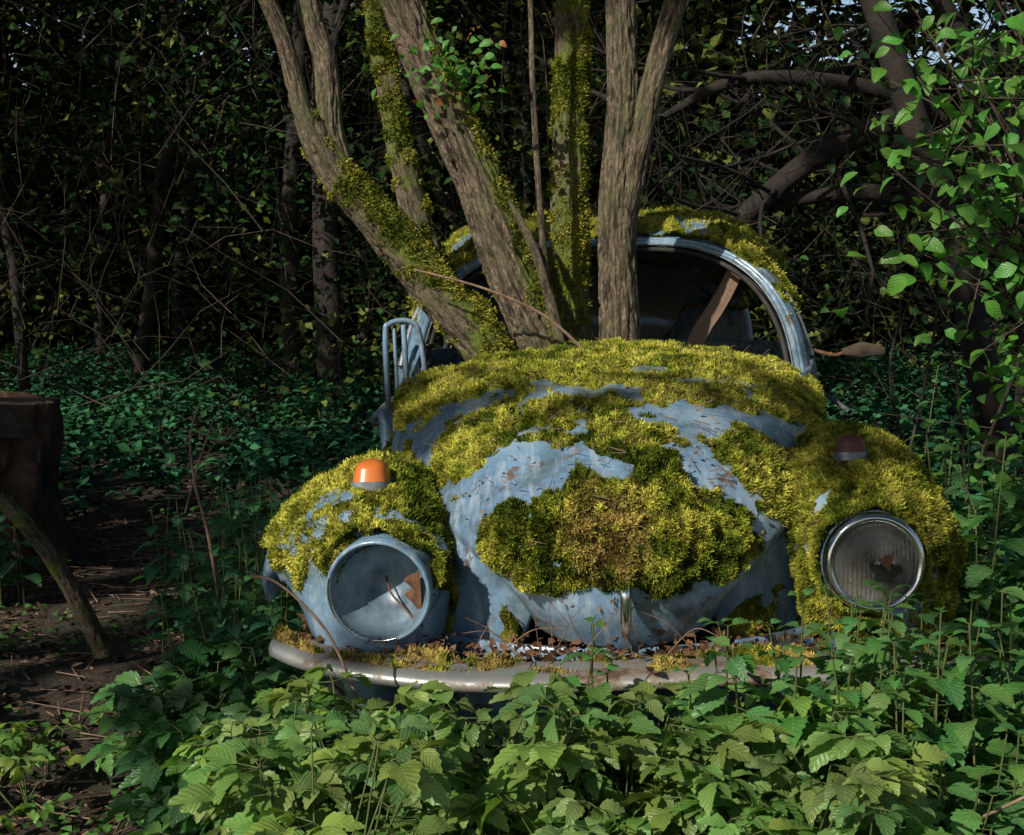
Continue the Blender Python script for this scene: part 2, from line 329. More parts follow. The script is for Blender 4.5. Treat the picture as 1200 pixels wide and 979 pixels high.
plan=[(.56,.95),(.64,1.2),(.695,1.7),(.71,2.2),(.69,2.7),(.60,3.1),(.45,3.42),(.24,3.63),(0,3.7)]
plan=plan+[(-x,y) for x,y in plan[-2::-1]]
def lower(u,v):
    A=cr(plan,u);z=.27+v*.69;k=1+.045*np.sin(math.pi*np.clip(v*.9,0,1))-.05*v**3;return np.stack([A[:,0]*k,A[:,1]-.1*v*sstep(2.8,3.7,A[:,1]),z],-1)
V,F,S,T=surf(lower,0,1,0,1,160,24);solid(mk('lower_body',V,F,PAINT,car),.012)
for sd in(-1,1):
    V,F,D=tube([(sd*.735,1.22,.82),(sd*.755,1.9,.83),(sd*.74,2.6,.82)],[.008]*3,6,30);mk('side_trim',V,F,DULL,car)
def cowl(s,t):
    return np.stack([s*.60,1.06+.26*t,1.01-.10*np.abs(s)**2.6-.05*t],-1)
V,F,S,T=surf(cowl,-1,1,0,1,40,10);mk('cowl',V,F,RUST,car)
V,F,S,T=surf(lambda s,t:np.stack([s*.66,1.0+2.5*t,.3+0*s],-1),-1,1,0,1,10,20);mk('floor_pan',V,F,INNER,car)
V,F,D=tube([(-.58,1.42,.86),(0,1.36,.90),(.58,1.42,.86)],[.08,.09,.08],16,30);mk('dashboard',V,F,INNER,car)
for sx in(-.3,.3):
    def seat(u,v):
        return np.stack([sx+.23*np.sign(np.cos(u))*np.abs(np.cos(u))**.5*(1-.12*v**4),2.05+.05*np.sign(np.sin(u))*np.abs(np.sin(u))**.6+.15*v,.42+.50*v-.02*np.abs(np.cos(u))],-1)
    V,F,S,T=surf(seat,0,2*math.pi,0,1,40,14);mk('seat_back',V,F,INNER,car)
    def cush(u,v):
        return np.stack([sx+.24*np.cos(u)*v**.3,1.83+.25*np.sin(u)*v**.3,.48-.08*v**4],-1)
    V,F,S,T=surf(cush,0,2*math.pi,0,1,30,8);mk('seat_cushion',V,F,INNER,car)
th=np.linspace(0,2*math.pi,25);V,F,D=tube(np.stack([.3+.18*np.cos(th),1.58+.09*np.sin(th),.86+.15*np.sin(th)],-1),[.010]*25,8,70);mk('steering_wheel',V,F,DARK,car)
V,F=segs([(.3,1.58,.86)]*3,[(.3+.17,1.58,.86),(.3-.17,1.58,.86),(.3,1.4,.80)],[.012]*3,[.012,.012,.02],8);mk('steering_column',V,F,DARK,car)
pl=bpy.data.meshes.new('plank')
bm=bmesh.new();bmesh.ops.create_cube(bm,size=1);bmesh.ops.subdivide_edges(bm,edges=bm.edges[:],cuts=5,use_grid_fill=True)
for v in bm.verts: v.co.x+=.12*math.sin(v.co.z*6)+random.uniform(-.05,.05);v.co.y+=random.uniform(-.06,.06)
bm.to_mesh(pl);bm.free();pl.materials.append(REDTWIG)
po=bpy.data.objects.new('leaning_plank',pl);scene.collection.objects.link(po);po.parent=car;po.scale=(.05,.02,.34);po.location=(.36,1.55,1.13);po.rotation_euler=(R(-12),R(30),0)
V,F,D=tube([(.66,1.42,1.0),(.72,1.39,.985),(.76,1.38,1.0)],[.006]*3,8,16);mk('mirror_arm',V,F,RUST,car)
V,F,D=tube([(.74,1.37,.995),(.80,1.365,1.0),(.87,1.37,.995)],[.008,.026,.012],16,16);V[:,1]=1.37+(V[:,1]-1.37)*.4;mk('door_mirror',V,F,TWIG,car)
V,F,D=tube([(-.66,1.18,.55),(-.665,1.2,.8),(-.67,1.21,1.08),(-.655,1.22,1.125),(-.60,1.24,1.13),(-.57,1.25,1.09),(-.555,1.28,.9),(-.55,1.3,.55)],[.009]*8,8,80);a1=(V,F)
V,F,D=tube([(-.635,1.2,.55),(-.64,1.22,.9),(-.645,1.23,1.11)],[.006]*3,8,20);a2=(V,F)
V,F,D=tube([(-.60,1.2,.55),(-.61,1.22,.9),(-.615,1.23,1.12)],[.009]*3,8,20);a3=(V,F)
V,F=join([a1,a2,a3]);mk('door_frame_ajar',V,F,PAINT,car)
V,F,S,T=surf(lambda s,t:np.stack([-.68+.02*np.sin(t*3)+.13*s,1.15+.15*s+0*t,.35+.52*t],-1),0,1,0,1,12,12);solid(mk('door_panel_ajar',V,F,PAINT,car),.03)
bp=np.array([(-.06,-.012),(-.05,-.004),(-.02,.0),(.0,-.003),(.008,-.012),(.010,-.026),(.006,-.040),(-.004,-.046),(-.02,-.048)])
def bumper(s,t):
    A=cr(bp,t);x=s*.77;yb=.16*np.abs(s)**3.2+.05*np.abs(s)**12
    sag=.010*np.sin(s*4)+.004*(fbm(np.stack([s*6,t*0,0*s],-1),2)-.5)
    return np.stack([x,-.29+yb-A[:,0]*2.2,.450+A[:,1]*.68+sag-.018*s],-1)
V,F,S,T=surf(bumper,-1,1,0,1,120,30)
def m_bumper():
    m,nt,b,o=newmat('corroded_bumper');v=coord(nt);n=noise(nt,v,9,7,.75)
    nt.links.new(ramp(nt,n,[(.46,(.38,.39,.39)),(.54,(.22,.19,.16)),(.63,(.10,.055,.032))]),b.inputs['Base Color'])
    nt.links.new(ramp(nt,n,[(.42,g(.38)),(.58,g(.8))]),b.inputs['Roughness']);nt.links.new(ramp(nt,n,[(.48,g(.6)),(.56,g(0))]),b.inputs['Metallic']);bump(nt,n,b,.25,.002);return m
BUMP=m_bumper();solid(mk('bumper',V,F,BUMP,car),.004)
for sx in(-.4,.4):
    V,F,D=tube([(sx,-.22,.42),(sx,-.1,.42),(sx,.05,.40)],[.018]*3,8,10);mk('bumper_bracket',V,F,RUST,car)
REFL=m_simple('dirty_reflector',(.13,.10,.075),(.55,.55,.53),.25,.7,12)
LG,nt,b=m_glass('lamp_glass',(.30,.29,.25),.22)
v=coord(nt);w=nt.nodes.new('ShaderNodeTexWave');w.inputs['Scale'].default_value=30;w.bands_direction='X';nt.links.new(v,w.inputs[0]);bump(nt,w.outputs['Fac'],b,.8,.004)
BUCK=m_simple('pale_blue_bucket',(.055,.085,.12),(.24,.34,.42),.38,.15,9,.5,.006)
def lamp(cx,cz,y0,k,tilt,broken,nm,yaw=0):
    e=empty(nm,(cx,y0,cz),(R(tilt),0,R(yaw)),car);e.scale=(k,k,k)
    if broken=='empty':
        V,F=lathe([(.113,.006),(.114,-.004),(.119,-.008),(.124,-.003),(.125,.02)],(0,0,0),64);mk('pressed_rim',V,F,PAINT,e)
        V,F,D=tube([(-.116*math.cos(t_),-.008,.116*math.sin(t_)) for t_ in np.linspace(-1.9,.3,12)],[.0035]*12,6,60);mk('remaining_ring',V,F,CHROME,e)
    else:
        V,F=lathe([(.096,.012),(.099,-.012),(.105,-.020),(.112,-.020),(.118,-.010),(.121,.005),(.121,.02)],(0,0,0),64);mk('chrome_ring',V,F,CHROME,e)
    V,F=lathe([(.119,.0),(.124,.03),(.128,.09),(.135,.2)],(0,0,0),48);mk('lamp_housing',V,F,PAINT,e)
    if broken=='empty':
        V,F=lathe([(.115,-.002),(.112,.006),(.107,.03),(.095,.065),(.07,.10),(.04,.12),(.02,.126),(0,.127)],(0,0,0),64);V=V+.008*(fbm(V*22,3,4)[:,None]-.5)*np.array([1,1,1.]);mk('lamp_bucket',V,F,BUCK,e)
        V,F,D=tube([(-.01,.12,.0),(.01,.08,-.03),(.045,.06,-.06),(.07,.04,-.08)],[.0025]*4,6,20);mk('lamp_wire',V,F,RUST,e)
        V,F,S,T=surf(lambda s,t:np.stack([.092-.045*t+.008*np.sin(s*7)*t,.035+.06*t,s*(.07-.03*t)-.03],-1),-1,1,0,1,30,8);mk('rust_flake',V,F,RUST,e)
    else:
        V,F=lathe([(.101,.012),(.095,.03),(.075,.06),(.045,.08),(.02,.088),(0,.09)],(0,0,0),48);mk('reflector',V,F,REFL,e)
        V,F=lathe([(.012,.09),(.014,.05),(.008,.035),(0,.033)],(0,0,0),16);mk('bulb',V,F,DARK,e)
        S_,T_=np.meshgrid(np.linspace(0,1,70),np.linspace(0,2*math.pi,120),indexing='ij')
        r=.1*S_.ravel();t=T_.ravel();V=np.stack([r*np.cos(t),-.022*(1-(r/.1)**2)-.004,r*np.sin(t)],-1);F=gridF(70,120)
        cc=V[F].mean(1);px,pz=cc[:,0]-.022,cc[:,2]+.022
        an=np.arctan2(pz,px);rad=np.hypot(px,pz);jag=.026+.018*np.abs(((an*1.6)%2)-1)+.007*np.sin(an*5)
        mk('lamp_glass',V,F[rad>jag],LG,e)
        V,F,S,T=surf(lambda s,t:np.stack([.026+s*.036+.015*t,.008+.004*s,-.002-.045*t-.012*np.abs(s*4-np.round(s*4))],-1),-1,1,0,1,30,6);mk('dark_hole_sheet',V,F,DARK,e)  # dark sheet stands in for the dark lamp interior behind the glass hole
        V,F,S,T=surf(lambda s,t:np.stack([.034+s*.03*(1-t),-.012-.01*t,.022-.03*t+.014*s],-1),-1,1,0,1,8,6);mk('loose_glass_shard',V,F,RUST,e)
lamp(*LP['r'],-3,'glass','headlamp_right');lamp(*LP['l'],6,'empty','headlamp_left',-6)
ORL,nt,b,o_=newmat('orange_lens');b.inputs['Base Color'].default_value=(.55,.15,.03,1);b.inputs['Roughness'].default_value=.3
RDL,nt,b,o_=newmat('dull_red_lens');b.inputs['Base Color'].default_value=(.10,.035,.025,1);b.inputs['Roughness'].default_value=.55
def indic(cx,y,mat,nm,fn,k=1.,lift=.0):
    P=fn(*[q.ravel() for q in np.meshgrid(np.linspace(-1,1,80),np.linspace(.3,.7,120),indexing='ij')]);cz=P[np.argmin((P[:,0]-cx)**2+(P[:,1]-y)**2),2]+lift
    e=empty(nm,(cx,y,cz),(R(-6),0,0),car);e.scale=(k,k,k)
    def f(h0,h1,k0,k1,top):
        def fn(u,v):
            sx=np.sign(np.cos(u))*np.abs(np.cos(u))**.6;sy=np.sign(np.sin(u))*np.abs(np.sin(u))**.8
            k=(k0+(k1-k0)*v)*(np.sqrt(np.clip(1-np.clip((v-.55)/.45,0,1)**2,0,1)) if top else 1)
            return np.stack([sx*.044*k,sy*.06*k,h0+(h1-h0)*np.minimum(v,1)],-1)
        return fn
    V,F,S,T=surf(f(-.03,-.006,1.06,1.05,False),0,2*math.pi,0,1,40,6);mk('indicator_base',V,F,DULL,e)
    V,F,S,T=surf(f(-.008,.046,1.0,.76,True),0,2*math.pi,0,1,40,24);mk('indicator_lens',V,F,mat,e)
indic(-.565,.12,ORL,'indicator_left',FL,1.,.014);indic(.525,.12,RDL,'indicator_right',FR,.78,.012)
V,F,D=tube([(0,-.18,.50),(0,-.215,.535),(0,-.222,.60),(0,-.19,.65)],[.008,.012,.012,.008],12,30);mk('hood_handle',V,F,CHROME,car)
# ------------------------------------------------------------------ moss
def mosscol(P,tip,seed=0,brown=None,dark=0.):
    n1=fbm(P*5,3,41+seed);n2=fbm(P*26,3,43+seed);k=np.clip((n1-.5)*2.4+.58+(n2-.5)*2.4,0,1)[:,None]
    a=np.array([.09,.13,.02]);b_=np.array([.31,.34,.05]);c_=np.array([.56,.53,.11])
    C=np.where(k<.5,a+(b_-a)*k*2,b_+(c_-b_)*(k-.5)*2*.9)
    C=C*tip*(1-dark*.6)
    if brown is not None:
        w=brown(P)[:,None];C=C*(1-w)+np.array([.46,.31,.13])*w
    return C
def moss_on(name,fn,s0,s1,t0,t1,nu,nv,maskfn,thick,nb,cen,parent,brown=None,dark=0.,seed=0,blen=.010,cs=20,thfn=None):
    def nrm(S,T):
        es=(s1-s0)*.004;et=(t1-t0)*.004
        a=fn(np.clip(S+es,s0,s1),T)-fn(np.clip(S-es,s0,s1),T);b=fn(S,np.clip(T+et,t0,t1))-fn(S,np.clip(T-et,t0,t1))
        n=norm(np.cross(a,b));p=fn(S,T);sg=np.sign(np.sum(n*(p-np.array(cen)),-1,keepdims=True));return p,n*sg
    def off(S,T):
        p,n=nrm(S,T);m=maskfn(S,T,p)
        cl=sstep(.35,.72,vnoise(p*cs*2.4,11+seed)*.6+.4*vnoise(p*cs*5,12+seed))
        th=thick*sstep(0,.35,m)*(.15+.45*cl+.9*sstep(.35,.75,fbm(p*cs*.5,3,17+seed)))
        if thfn is not None: th=th*thfn(S,T,p)
        th=th+.006*(fbm(p*80,2,5)-.5)
        return p+n*np.where(m>0,th,-.012)[:,None],n,m,cl
    S,T=np.meshgrid(np.linspace(s0,s1,nu),np.linspace(t0,t1,nv),indexing='ij');S=S.ravel();T=T.ravel()
    V,n,m,cl=off(S,T);F=gridF(nu,nv);F=F[m[F].max(1)>0]
    mk(name,V,F,MOSS,parent,True,mosscol(V,.7,seed,brown,dark)*(.40+.70*cl)[:,None])
    s=rng.uniform(s0,s1,nb);t=rng.uniform(t0,t1,nb);P,n,m,cl=off(s,t);k=m>0.01*rng.random(nb)*8;P=P[k];n=n[k];cl=cl[k];q=len(P)
    d=norm(n+rng.normal(size=(q,3))*.75+np.array([0,0,-.15]));L=rng.uniform(.4,1.3,q)*blen
    sd=norm(np.cross(d,rng.normal(size=(q,3))))*(L*.24)[:,None]
    V=np.stack([P-sd-n*.002,P+sd-n*.002,P+d*L[:,None]],1).reshape(-1,3)
    C=mosscol(P,1.,seed,brown,dark)*rng.uniform(.6,1.35,(q,1))*(.45+.65*cl)[:,None];CC=np.repeat(C,3,0);CC[2::3]*=1.4
    mk(name+'_tufts',V,np.arange(q*3).reshape(-1,3),MOSS,parent,False,CC)
def mh(s,t,p):
    x=p[:,0];nz=fbm(p*7,4,21)-.5;nf=fbm(p*26,4,22)-.5
    up=(t-.665)*4.5+nz*4.2
    up=np.where(t>.75,np.maximum(up,.34+nz*3.8+(t-.75)*4),up)
    low=1-((x+.0)/.315)**2-((t-.335)/.155)**2;low=low*1.3+nz*2.2
    sidepatch=1.0-((x-.35)/.13)**2-((t-.55)/.10)**2+nz*2.2
    sp2=1.0-((x+.32)/.17)**2-((t-.64)/.08)**2+nz*2.2
    mid=.8-((x-.05)/.12)**2-((t-.54)/.08)**2+nz*2.6
    m=np.maximum.reduce([up,low,sidepatch,sp2,mid])+nf*2.1
    m=m-np.maximum(0,(np.abs(s)-.90))*7*(t<.74)
    return m*.6
def mth(s,t,p): return .48+.80*sstep(.52,.44,t)*sstep(.36,.2,np.abs(p[:,0]))
def br(P): return np.clip(1.15-((P[:,0]+.03)/.11)**2-((P[:,2]-.72)/.11)**2,0,1)*(fbm(P*26,3,2)>.42)*.8*(P[:,1]<.1)
moss_on('hood_moss',hood,-1.05,1.05,.0,1.,280,320,mh,.038,330000,(0,.6,.3),car,br,0,0,.010,20,mth)
def mfl(a,t,p):
    nz=fbm(p*9,4,51)-.5;nf=fbm(p*30,3,52)-.5;m=np.minimum((t-.375)*7,(.84-t)*5)-np.maximum(0,(np.degrees(a)-54)/20)+nz*3.4+nf*1.8+.05
    inner=np.where(np.degrees(a)<-35,(t-.30)*6,-1)
    m=np.maximum(m,inner+nz*2);ind=np.hypot(p[:,0]+.565,(p[:,1]-.12)*.7)-.040
    m=np.where((np.hypot(p[:,0]-LP['l'][0],p[:,2]-LP['l'][1])<.10)&(t<.5),-1,m)
    return np.minimum(m,ind*25)*.6
moss_on('fender_moss_left',FL,R(-84),R(98),.2,.95,150,200,mfl,.021,100000,(-.57,.4,.4),car,None,.0,3)
def mfr(a,t,p):
    nz=fbm(p*9,4,61)-.5;nf=fbm(p*28,3,62)-.5;r=np.hypot(p[:,0]-.525,p[:,2]-.638);m=.60+nz*2.9+nf*1.5+(t-.35)*1.0-np.maximum(0,(np.degrees(a)-75)/30)
    m=np.where((r<.104)&(t<.5),-1,m);ind=np.hypot(p[:,0]-.525,(p[:,1]-.12)*.7)-.032
    return np.minimum(m,ind*25)*.6
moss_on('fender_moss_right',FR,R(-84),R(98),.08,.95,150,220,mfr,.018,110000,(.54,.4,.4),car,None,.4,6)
def hous(cx,cz,y0,k):
    def fn(a,t): r=(.124+.008*t)*k;return np.stack([cx+r*np.cos(a),y0+.012+.10*t,cz+r*np.sin(a)],-1)
    return fn
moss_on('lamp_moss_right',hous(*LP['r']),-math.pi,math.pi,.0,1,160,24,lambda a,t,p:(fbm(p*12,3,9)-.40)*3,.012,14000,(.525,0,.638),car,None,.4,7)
moss_on('lamp_moss_left',hous(*LP['l']),-.1,math.pi*.85,.0,1,90,24,lambda a,t,p:(fbm(p*12,3,9)-.34)*3+t*.5,.030,18000,(-.525,0,.592),car,None,.1,8)
def mrf(a,t,p):
    nz=fbm(p*7,4,71)-.5;return (1.25-np.abs(np.degrees(a)-90)/60+nz*1.6-np.maximum(0,t-.55)*3-np.maximum(0,.012-t)*30)*.6
moss_on('roof_moss',roof,R(14),R(166),.0,.8,120,120,mrf,.034,70000,(0,2.2,.9),car,None,.2,9)
def mbm(s,t,p):
    nz=fbm(p*12,4,81)-.5;return (nz*3.6+.25-np.maximum(0,t-.30)*10)*.6
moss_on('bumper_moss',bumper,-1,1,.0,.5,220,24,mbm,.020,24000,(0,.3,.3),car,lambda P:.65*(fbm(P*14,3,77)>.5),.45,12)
def mcw(s,t,p): return (fbm(p*9,4,91)-.3)*2
moss_on('cowl_moss',cowl,-1,1,0,1,80,30,mcw,.03,12000,(0,1.2,.3),car,None,.3,15)
def mfb(s,t,p):return np.where(np.abs(s)>1.12,(fbm(p*9,4,95)-.45)*3,-1)
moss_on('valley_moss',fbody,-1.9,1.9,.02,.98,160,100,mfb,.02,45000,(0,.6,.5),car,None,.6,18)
# ------------------------------------------------------------------ multi stem tree
tree=empty('multi_stemmed_tree')
stems=[
 ('A',[(.12,4.34,0),(.05,4.32,.7),(-.06,4.28,1.0),(-.206,4.26,1.18),(-.387,4.23,1.40),(-.53,4.2,1.58),(-.60,4.2,1.72)],[.09,.085,.076,.067,.060,.053,.04],'r'),
 ('A1',[(-.51,4.2,1.55),(-.60,4.18,1.72),(-.655,4.15,1.93),(-.72,4.1,2.12),(-.86,4.0,2.7),(-1.1,3.9,3.6)],[.038,.029,.026,.024,.02,.012],'n'),
 ('A2',[(-.50,4.21,1.54),(-.535,4.22,1.68),(-.545,4.22,1.87),(-.60,4.22,2.1),(-.66,4.2,2.8),(-.6,4.2,3.9)],[.048,.042,.037,.035,.03,.015],'n'),
 ('B',[(-.03,4.40,0),(-.07,4.38,1.0),(-.19,4.36,1.18),(-.262,4.35,1.33),(-.318,4.35,1.53),(-.380,4.36,1.86),(-.42,4.38,2.12),(-.55,4.4,3.6)],[.06,.055,.05,.045,.04,.036,.034,.02],'m'),
 ('C',[(.20,4.3,0),(.14,4.28,.9),(.09,4.28,1.06),(-.005,4.27,1.27),(-.105,4.26,1.54),(-.232,4.24,1.82),(-.352,4.22,2.11),(-.65,4.1,2.9),(-.9,4,3.8)],[.10,.09,.084,.076,.070,.064,.060,.05,.03],'c'),
 ('D',[(.2,4.42,0),(.185,4.40,1.0),(.172,4.40,1.44),(.18,4.41,1.83),(.18,4.42,2.15),(.2,4.4,3.8)],[.065,.06,.054,.05,.05,.03],'m'),
 ('F',[(.33,4.32,0),(.325,4.30,1.0),(.312,4.29,1.44),(.33,4.29,1.78),(.318,4.3,2.12),(.28,4.3,3.8)],[.075,.063,.054,.048,.046,.03],'n'),
 ('G',[(.315,4.30,1.30),(.345,4.28,1.47),(.405,4.26,1.78),(.49,4.24,2.10),(.7,4.2,2.9),(.9,4.2,3.8)],[.034,.038,.035,.032,.028,.018],'n'),
 ('E',[(.13,4.25,.6),(.116,4.22,1.07),(.083,4.2,1.44),(.06,4.2,1.8),(.05,4.2,2.12),(.0,4.2,3.2)],[.012,.011,.010,.009,.008,.004],'n'),
 ('C2',[(.16,4.22,.8),(.142,4.2,1.05),(.085,4.18,1.27),(.04,4.18,1.38),(-.01,4.18,1.47)],[.02,.018,.014,.013,.006],'n'),
]
for nm,P,Rr,kind in stems:
    big=max(Rr)>.03
    def rfn(B):
        rd=1-np.abs(fbm(B*np.array([75,75,10]),3,5)-.5)*2
        return -.14*sstep(.72,1,rd)+.06*(fbm(B*np.array([150,150,45]),2,6)-.5)+(fbm(B*np.array([9,9,4]),2,4)-.5)*.35
    V,F,D=tube(P,Rr,90 if big else 10,420 if big else 60,rfn if big else None);BC=tube.bc+len(nm)*3.7
    nz=fbm(V*6,3,55)-.5;h=V[:,2]
    if kind=='m': mo=.36+nz*1.0+.12*D[:,0]
    elif kind=='r': mo=.08+.52*sstep(-.1,.9,D[:,2]*1.0+.4)*sstep(1.95,1.3,h)+nz*.9
    elif kind=='c': mo=.04+.56*sstep(-.1,.7,D[:,0]+.2*D[:,2])*sstep(2.3,1.3,h)+nz*.9
    else: mo=-.02+nz*.9
    mk('stem_'+nm,V,F,BARK,tree,True,None,BC,mo)
    if kind in 'mrc':
        q=90000;i=rng.integers(0,len(V),q);k=(mo[i]+fbm(V[i]*30,2,3)*1.0>.80)&(h[i]>.9)&(h[i]<2.4);i=i[k];q=len(i)
        p=V[i]+rng.normal(size=(q,3))*.004;d=norm(D[i]+rng.normal(size=(q,3))*.7);L=rng.uniform(.005,.012,q);sd=norm(np.cross(d,rng.normal(size=(q,3))))*(L*.25)[:,None]
        W=np.stack([p-sd,p+sd,p+d*L[:,None]],1).reshape(-1,3);C=mosscol(p,1.,3,None,.5)*rng.uniform(.6,1.3,(q,1))
        mk('stem_moss_'+nm,W,np.arange(q*3).reshape(-1,3),MOSS,tree,False,np.repeat(C,3,0))
V,F,D=tube([(-.28,4.08,1.27),(-.077,4.05,1.215),(.09,4.05,1.14),(.206,4.05,1.04)],[.003,.004,.005,.005],6,30);mk('hanging_twig',V,F,REDTWIG,tree)
L=Leaves()
for k in range(130):
    c=np.array([-.17,4.1,1.83])+rng.normal(size=3)*[.08,.05,.07];d=norm(rng.normal(size=3)*[1,1,.5]+[0,0,-.2])
    cc=np.array([.07,.21,.035]) if rng.random()<.88 else np.array([.28,.10,.03])
    L.add(c,d,norm(np.array([-.3,-.6,.8])+rng.normal(size=3)*.4),rng.uniform(.02,.042),cc*rng.uniform(.7,1.3))
leaves_mesh('trunk_sprout_leaves',OVATE,L.P,L.D,L.U,L.S,L.C,LEAF,tree)
# ------------------------------------------------------------------ plants
def frame_leafcol(base,j=.25):
    return np.array(base)*rng.uniform(1-j,1+j)*np.array([rng.uniform(.8,1.3),1,rng.uniform(.7,1.2)])
def elder_patch(name,pts,hr,base,sz=(.042,.066)):
    L=Leaves();S0=[];S1=[];Ra=[];Rb=[]
    for (x,y) in pts:
        z0=float(gz(x,y)[0]);h=rng.uniform(*hr)
        for k in range(rng.integers(3,6)):
            az=rng.uniform(0,6.28);lean=rng.uniform(.05,.16);hh=h*rng.uniform(.55,1.05)
            p0=np.array([x,y,z0]);p1=p0+[math.cos(az)*lean*.4,math.sin(az)*lean*.4,hh*.6];p2=p0+[math.cos(az)*lean,math.sin(az)*lean,hh]
            S0+= [p0,p1];S1+=[p1,p2];Ra+=[.0025,.002];Rb+=[.002,.0015]
            s=rng.uniform(*sz);col=frame_leafcol(base,.3)
            for br_,da in((0,0),(1,1.15),(2,-1.15)):
                a2=az+da+rng.uniform(-.15,.15);bd=np.array([math.cos(a2),math.sin(a2),rng.uniform(-.15,.4)]);bl=s*(.8 if br_==0 else .55)
                q=p2+bd*bl;S0.append(p2);S1.append(q);Ra.append(.0013);Rb.append(.001)
                for da2,sc in((0,1.15),(1.0,.85),(-1.0,.85)):
                    a3=a2+da2+rng.uniform(-.2,.2);d=np.array([math.cos(a3),math.sin(a3),rng.uniform(-.6,.4)])
                    L.add(q,d,np.array([0,0,1.])+rng.normal(size=3)*.45,s*sc*rng.uniform(.8,1.2),col*rng.uniform(.85,1.15))
    e=empty(name);leaves_mesh('leaves',ELDER,L.P,L.D,L.U,L.S,L.C,LEAF,e)
    V,F=segs(S0,S1,Ra,Rb,4);mk('stems',V,F,STEM,e)
def nettle_patch(name,pts,base,sz=(.06,.095)):
    L=Leaves();S0=[];S1=[];Ra=[];Rb=[]
    for (x,y,h) in pts:
        p=np.array([x,y,float(gz(x,y)[0])]);lean=rng.normal(size=2)*.10;n=max(3,int(h/.055));a=rng.uniform(0,3.14);s=rng.uniform(*sz)
        for k in range(n):
            q=p+np.array([lean[0]*(h/n)*(.5+k/n),lean[1]*(h/n)*(.5+k/n),h/n]);S0.append(p);S1.append(q);Ra.append(.0035*(1-.5*k/n));Rb.append(.0035*(1-.5*(k+1)/n))
            p=q;f=(k+1)/n
            if f<.25: continue
            a+=1.57+rng.uniform(-.25,.25);sc=s*(1.0-.6*max(0,f-.75)/.25)*(.75+.25*min(1,f*2))
            for sg in(0,math.pi):
                az=a+sg;el=rng.uniform(-.35,.1)+(.5 if f>.93 else 0);d=np.array([math.cos(az),math.sin(az),el])
                b0=p+norm(d)*sc*.22;S0.append(p);S1.append(b0);Ra.append(.0012);Rb.append(.001)
                L.add(b0,d,np.array([0,0,1.])+rng.normal(size=3)*.2,sc*rng.uniform(.85,1.15),frame_leafcol(base))
    e=empty(name);leaves_mesh('leaves',NETTLE,L.P,L.D,L.U,L.S,L.C,LEAF,e)
    V,F=segs(S0,S1,Ra,Rb,4);mk('stems',V,F,STEM,e)
def pts(n,x0,x1,y0,y1):return np.stack([rng.uniform(x0,x1,n),rng.uniform(y0,y1,n)],-1)
elder_patch('ground_elder',np.vstack([pts(100,-.52,.62,2.38,2.64),pts(50,-.46,.62,2.12,2.38)]),(.28,.50),(.16,.28,.075))
elder_patch('ground_elder',np.vstack([pts(60,-.80,-.42,3.0,3.7),pts(6,-1.75,-1.5,3.4,3.9),pts(18,-.62,-.42,2.65,3.0)]),(.14,.36),(.06,.16,.05))
elder_patch('ground_elder',pts(7,-1.32,-1.12,3.2,3.45),(.08,.18),(.15,.27,.06),(.035,.05))
def nz_(n,x0,x1,y0,y1,h0,h1):
    return [(rng.uniform(x0,x1),rng.uniform(y0,y1),rng.uniform(h0,h1)) for _ in range(n)]
nettle_patch('stinging_nettles',[(.15,2.66,.60),(.10,2.66,.54),(.19,2.7,.50),(.40,2.60,.62),(.44,2.58,.58),(.48,2.62,.55),(.36,2.6,.52),(.52,2.58,.55),(.56,2.62,.60),(.60,2.58,.54),(.50,2.56,.6),(.64,2.6,.62),(.42,2.62,.56),(.55,2.66,.64),(.62,2.64,.66)]
  +nz_(60,.62,1.15,2.45,2.85,.42,.64)+nz_(16,.6,.8,2.3,2.6,.28,.42)+nz_(34,1.02,1.5,3.0,3.8,.6,.92)+nz_(26,1.2,1.9,3.8,4.8,.6,1.0),(.085,.22,.065),(.065,.10))
nettle_patch('stinging_nettles',nz_(44,-.85,-.5,3.4,4.2,.3,.55)+nz_(60,-1.15,-.35,4.2,6.0,.3,.55)+nz_(18,-2.3,-1.75,3.9,5.2,.25,.45)+nz_(16,-2.6,-1.8,5.2,5.6,.25,.45),(.045,.15,.06))
n=100000;x=rng.uniform(-9,9,n);y=4.4+rng.random(n)**1.3*13;k=(pathmask(x,y)>.05)&~((np.abs(x-.35)<.95)&(y<7.2));x=x[k];y=y[k];n=len(x)
hh=.12+.5*fbm(np.stack([x*1.3,y*1.3,0*x],-1),3,67)*sstep(0,.5,pathmask(x,y)+.1)
P=np.stack([x,y,gz(x,y)+hh*rng.uniform(.45,1,n)],-1);az=rng.uniform(0,6.28,n);D=np.stack([np.cos(az),np.sin(az),rng.uniform(-.5,.25,n)],-1)
C=np.array([.030,.105,.045])*rng.uniform(.4,1.5,(n,1))
leaves_mesh('ground_cover',leaf_tmpl(3,.6,0),P,D,np.array([0,0,1.])+rng.normal(size=(n,3))*.35,rng.uniform(.05,.10,n),C,LEAF2)
